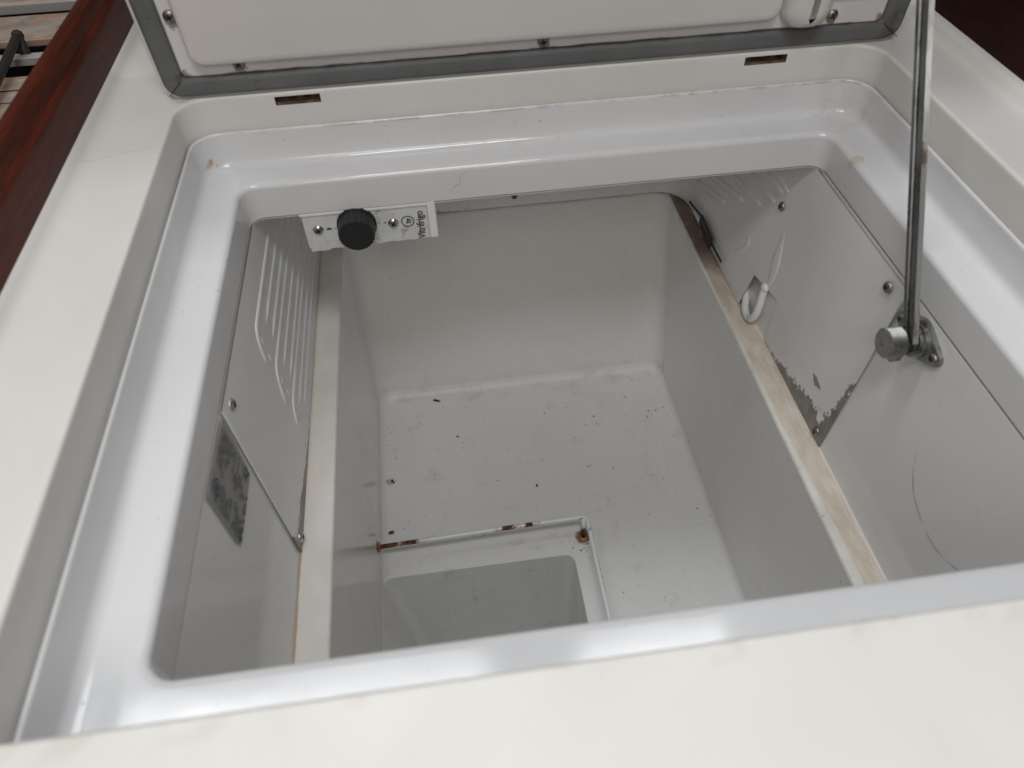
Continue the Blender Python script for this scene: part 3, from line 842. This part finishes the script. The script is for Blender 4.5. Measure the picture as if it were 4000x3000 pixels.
# wire guard round the sump
bm = bmesh.new()
zr = zf + .030
bend = [(.2870 + .0055 * math.sin(R(a)), .3192 - .0055 * (1 - math.cos(R(a))) - .0, zr) for a in range(0, 91, 15)]
tube(bm, [(.058, .3146, zr), (.12, .3160, zr), (.20, .3178, zr), (.26, .3188, zr)] + bend + [(.2922, .29, zr), (.2918, .22, zr), (.2912, .14, zr), (.2905, .05, zr)], .0025, 14)
tube(bm, [(.2884, .3172, zr - .0005), (.2886, .3140, zr - .008), (.2886, .3115, zf - .001)], [.0026, .0025, .0024], 12)
wire = obj('sump_guard', bm, MWIRE, fridge, wn=False)
wire['label'] = 'bent white wire guard with rust patches beside the sump'
bm = bmesh.new()
lathe(bm, [(0, .0022), (.0035, .0022), (.0052, .0012), (.0058, 0)], 20, Matrix.Translation((.0612, .3147, zr)) @ Matrix.Rotation(R(90), 4, 'Y'))
obj('wall_collar', bm, MRUST, wire)
bm = bmesh.new()
lathe(bm, [(.0026, .0016), (.0045, .0014), (.0058, .0004), (.0060, -.0004)], 22, Matrix.Translation((.2886, .3112, zf)))
obj('foot_collar', bm, MRUST, wire)

# ------------------------------------------------------------------ lid, raised on its back hinge (local: x, -y towards the viewer, z up the lid)
lid_m = Matrix.Translation((0, D, -.0018)) @ Matrix.Rotation(.05, 4, 'X')
LH = .425
def lobj(name, bm, mat, parent, **k):
    o = obj(name, bm, mat, None, **k)
    if parent is None: o.matrix_world = lid_m; o.parent = fridge
    else: o.parent = parent
    return o
def lloop(x0, x1, z0, z1, r, y, seg=8): return [(x, y, z) for x, z in rrect(x0, x1, z0, z1, r, seg)]
bm = bmesh.new()
X0, X1 = -.0083, .5169
L = []
for e, y in ((.012, .0035), (.0025, .0030), (.0012, .0022), (.0004, .0030), (0, .0042), (0, .044), (.0015, .047), (.006, .048)):
    L.append(lloop(X0 + e, X1 - e, e, LH - e, .013 - e * .4, y))
loft(bm, L, True, True)
lid = lobj('lid', bm, MLID, None)
lid['label'] = 'thick white insulated lid held open, seen from below'
bm = bmesh.new()          # gasket: hollow grey section
L = []
gx0, gx1, gz0, gz1 = -.0053, .5152, .0037, LH - .006
for t, y in ((0, .0032), (0, .0008), (.0012, -.0010), (.0035, -.0018), (.0070, -.0012), (.0100, -.0014), (.0125, -.0006), (.0137, .0010), (.0142, .0034)):
    wl, wr, wb = t, t * 1.2, t * .94
    L.append(lloop(gx0 + wl, gx1 - wr, gz0 + wb, gz1 - t, max(.0105 - t * .62, .0015), y, 8))
loft(bm, L)
gk = lobj('gasket', bm, MGASK, lid)
bm = bmesh.new()          # mitre cuts of the gasket at the bottom corners
for xa, xb in ((-.0035, .0080), (.5135, .4990)):
    bm = bmesh.new()
    d = (xb - xa)
    for s in (0,):
        pts = [(xa, .0060), (xa + d * .95, .0162)]
        dx, dz = pts[1][0] - pts[0][0], pts[1][1] - pts[0][1]; l = math.hypot(dx, dz); nx, nz = -dz / l * .00025, dx / l * .00025
        bm.faces.new([bm.verts.new((pts[0][0] + nx, -.00195, pts[0][1] + nz)), bm.verts.new((pts[0][0] - nx, -.00195, pts[0][1] - nz)), bm.verts.new((pts[1][0] - nx, -.00195, pts[1][1] - nz)), bm.verts.new((pts[1][0] + nx, -.00195, pts[1][1] + nz))])
    lobj('mitre_seam', bm, MDARK, gk, smooth=False, wn=False)
bm = bmesh.new()          # flat flange inside the gasket
loft(bm, [lloop(.0085, .4985, .0165, LH - .02, .004, .0026), lloop(.0092, .4976, .0172, LH - .02, .004, .0010), lloop(.0100, .4970, .0180, LH - .021, .004, .0006)], False, True)
lobj('inner_flange', bm, MFLANGE, lid)
bm = bmesh.new()          # raised inner panel
P0 = (.0195, .4165, .0270, LH - .03)
L = []
for e, y in ((-.0012, .0006), (-.0006, -.0020), (0, -.0055), (.0006, -.0068), (.0020, -.0078), (.0045, -.0081)):
    L.append(lloop(P0[0] + e, P0[1] - e, P0[2] + e * 1.2, P0[3] - e, .0085, y))
loft(bm, L, False, True)
lobj('inner_panel', bm, MLID, lid)
bm = bmesh.new()          # moulded boss for the stay
L = []
for e, y in ((0, .0006), (.0008, -.006), (.0030, -.011), (.0070, -.0142), (.0115, -.0155)):
    L.append(lloop(.4185 + e, .4525 - e * .9, .0200 + e * .9, LH - .06, .012 - e * .3, y))
loft(bm, L, False, True)
lobj('stay_boss', bm, MLID, lid)
bm = bmesh.new(); box(bm, .4535, .4960, -.0030, .0007, .0380, LH - .03, .0012)
lobj('inner_panel', bm, MLID, lid)
for x, z, s in ((.0152, .0570, .4), (.0474, .0236, .9), (.2527, .0222, .2), (.4592, .0240, .6)):
    o = bpy.data.objects.new('screw', SCD); COL.objects.link(o)
    o.matrix_basis = frame((x, .0004, z), (0, -1, 0), (0, 0, 1), s); o.parent = lid
# lid stay: bracket on the right wall, flat bar up to the lid, knurled thumb screw
bm = bmesh.new()
bc = Vector((0, .2067, -.0972))
def hull(x0, x1):
    pts = []
    for k in range(40):
        a = 2 * math.pi * k / 40
        d = Vector((math.cos(a), math.sin(a)))
        best = max((Vector((cy, cz)) + d * r for cy, cz, r in ((0, 0, .0140), (.0197, -.0012, .0052), (-.0197, .0012, .0056))), key=lambda q: q.dot(d))
        pts.append((bc.y + best.x, bc.z + best.y))
    return pts
H = hull(0, 0)
loft(bm, [[(.4690, y, z) for y, z in H], [(.4655, y, z) for y, z in H], [(.4650, bc.y + (y - bc.y) * .96, bc.z + (z - bc.z) * .96) for y, z in H]], True, True)
st = obj('lid_stay_bracket', bm, MBRACK, fridge, sharp=35)
st.name = 'lid_stay'
st['label'] = 'steel lid stay of a flat bar on a wall bracket with a knurled thumb screw'
bm = bmesh.new()
MX = Matrix.Translation((.4652, .2052, -.0968)) @ Matrix.Rotation(R(-90), 4, 'Y')
lathe(bm, [(.0118, 0), (.0118, .0030), (.0108, .0036), (.0108, .0060), (.0085, .0066), (.0085, .0080), (0, .0080)], 30, MX)
obj('pivot_boss', bm, MBRACK, st, sharp=35)
bm = bmesh.new()          # knurled head
seg = 72
MX2 = Matrix.Translation((.4560, .2047, -.0965)) @ Matrix.Rotation(R(-90), 4, 'Y')
lathe(bm, [(.0052, -.002), (.0052, .0035), (.0090, .0040)], 24, MX2)
loops = []
seg = 60; rowsn = 13
for j in range(rowsn):
    hh = .0042 + .0098 * j / (rowsn - 1)
    L = []
    for k in range(seg):
        r = .0099 + (.0003 if (k + j) % 2 else -.0003)
        L.append((r * math.cos(2 * math.pi * k / seg), r * math.sin(2 * math.pi * k / seg), hh))
    loops.append(L)
loops = [[(.0088 * math.cos(2 * math.pi * k / seg), .0088 * math.sin(2 * math.pi * k / seg), .0038) for k in range(seg)]] + loops
for r, hh in ((.0095, .0146), (.0088, .0152), (.0024, .0152), (.0018, .0147), (.0004, .0146)):
    loops.append([(r * math.cos(2 * math.pi * k / seg), r * math.sin(2 * math.pi * k / seg), hh) for k in range(seg)])
loops = [[MX2 @ Vector(p) for p in l] for l in loops]
loft(bm, loops, True, True)
obj('knurled_thumb_screw', bm, MKNURL, st, smooth=False, wn=False)
bm = bmesh.new()          # bar with a shallow groove down its face
t = Vector((0, .57039, .82137)); p = Vector((0, .82137, -.57039)); xx = Vector((1, 0, 0))
b0 = Vector((.4535, .2096, -.0787)) - t * .017; b1 = Vector((.4535, .2096, -.0787)) + t * .335
prof = [(0, -.0057), (-.0003, -.0050), (-.0003, -.0012), (.0011, -.0007), (.0011, .0016), (-.0003, .0021), (-.0003, .0050), (0, .0057), (.0034, .0057), (.0037, .0050), (.0037, -.0050), (.0034, -.0057)]
nseg = 40
rws = []
for k in range(nseg + 1):
    c0 = b0 + (b1 - b0) * k / nseg
    wob = random.uniform(-.00022, .00022)
    rws.append([c0 + xx * a + p * (b + (wob if b < -.004 else 0)) for a, b in prof])
loft(bm, rws, True, True)
bm.faces.ensure_lookup_table()
ne = len(prof)
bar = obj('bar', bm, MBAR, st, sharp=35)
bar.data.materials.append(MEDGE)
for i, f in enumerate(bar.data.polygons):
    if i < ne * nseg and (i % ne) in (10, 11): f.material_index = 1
bm = bmesh.new()
tube(bm, [(.4515, .2105, -.1085), (.4575, .2095, -.1095)], .0035, 12); box(bm, .4500, .4580, .2020, .2125, -.1130, -.1095, .0006)
obj('spring_washer', bm, MBRACK, st, sharp=35)
for y, z in ((.2264, -.0984), (.1870, -.0960)):
    screw(SCS, (.4650, y, z), (-1, 0, 0), st, .4)

# ------------------------------------------------------------------ cooker behind the left rail
ck = empty('cooker', 'steel galley cooker with a dark pan grid beyond the wooden rail on the left', 'cooker')
def slab(name, y0, y1, z0, z1, mat, x0=-.62, x1=-.20, bev=.001):
    bm = bmesh.new(); box(bm, x0, x1, y0, y1, z0, z1, bev); return obj(name, bm, mat, ck)
slab('body', .60, 1.019, -.60, -.1415, MBLACK, -.619, -.201)  # added black block, its colour standing for shade in the gaps
slab('back_panel', .886, 1.02, -.1075, -.096, MCOOK)
slab('trim_strip', .8805, .8865, -.1075, -.0965, MCHROME)
slab('hob_plate', .786, .8555, -.1075, -.1000, MCOOK)
slab('front_lip', .738, .7475, -.1075, -.0990, MCHROME)
slab('front_lip', .7525, .7605, -.1075, -.1030, MCHROME)
slab('door_panel', .600, .698, -.1075, -.1000, MCOOK)
slab('door_seam', .6655, .6682, -.13, -.0996, MBLACK)
slab('door_seam', .6405, .6420, -.13, -.0996, MBLACK)
bm = bmesh.new()
tube(bm, smoothline([(-.2545, .763, -.085), (-.2515, .74, -.085), (-.249, .72, -.085), (-.245, .677, -.086), (-.240, .60, -.088)], 2), .0044, 12)
bmesh.ops.create_icosphere(bm, subdivisions=2, radius=.0062, matrix=Matrix.Translation((-.2542, .762, -.0855)))
tube(bm, [(-.2542, .760, -.086), (-.254, .757, -.125)], .0058, 10)
obj('pan_grid_bar', bm, MIRON, ck, wn=False)

# ------------------------------------------------------------------ loose dirt
bm = bmesh.new()
pts = [(.1316, .5385), (.1336, .5398), (.1405, .5365), (.1408, .5352), (.1386, .5350), (.1318, .5376)]
a = [bm.verts.new((x, y, zf + .0004)) for x, y in pts]; b = [bm.verts.new((x, y, zf + .0016)) for x, y in pts]
bm.faces.new(a[::-1]); bm.faces.new(b)
for k in range(6): bm.faces.new((a[k], a[(k + 1) % 6], b[(k + 1) % 6], b[k]))
o = obj('debris_sliver', bm, MDARK, None, smooth=False, wn=False)
tag(o, 'thin black sliver lying on the tub floor near the back wall', 'debris')
bm = bmesh.new()
bmesh.ops.create_icosphere(bm, subdivisions=2, radius=1)
for v in bm.verts: v.co = Vector((.0718 + v.co.x * .0034 + v.co.y * .0006, .3474 + v.co.y * .0021, zf + .0016 + v.co.z * .0018))
o = obj('seed', bm, MSEED, None, wn=False)
tag(o, 'dark brown seed on the tub floor just behind the wire guard', 'seed')
bm = bmesh.new()
def crumb(x, y, s, z=zf):
    r = bmesh.ops.create_icosphere(bm, subdivisions=1, radius=1)
    ang = random.uniform(0, 6.28); ca_, sa_ = math.cos(ang), math.sin(ang); el = random.uniform(1, 2.6)
    for v in r['verts']:
        j = random.uniform(.7, 1.25); px_, py_ = v.co.x * s * j * el, v.co.y * s * j
        v.co = Vector((x + px_ * ca_ - py_ * sa_, y + px_ * sa_ + py_ * ca_, z + s * .35 + v.co.z * s * .45))
for x, y, s in ((.1587, .4742, .0010), (.1633, .4555, .0007), (.3124, .4048, .0011), (.3164, .4052, .0008), (.3364, .4806, .0008), (.274, .4954, .0007), (.3028, .5007, .0008), (.2472, .3865, .0011), (.1264, .4205, .0006), (.0745, .4190, .0014), (.0765, .4165, .0009), (.080, .452, .0006), (.0785, .466, .0006), (.405, .47, .0008)):
    crumb(x, y, s)
for _ in range(45):
    x = random.uniform(.075, .43); y = random.uniform(.30, .54)
    if x < .30 and y < .33: continue
    crumb(x, y, random.choice((.00025, .0003, .0004, .0006)))
for _ in range(26):
    a_ = random.choice((0, 1, 2))
    x = random.gauss(.415, .012) if a_ == 0 else random.uniform(.08, .42); y = random.uniform(.31, .54) if a_ == 0 else random.gauss(.536, .006)
    if a_ == 2: x, y = random.gauss(.282, .012), random.gauss(.300, .010)
    if .064 < x < .2765 and y < .2945: continue
    if not (.076 < x < .43 and y < .5405): continue
    crumb(x, y, random.choice((.0004, .0005, .0008)))
o = obj('crumbs', bm, MCRUMB, None, wn=False)
tag(o, 'dark crumbs and grit scattered over the tub floor', 'crumbs', kind='stuff')
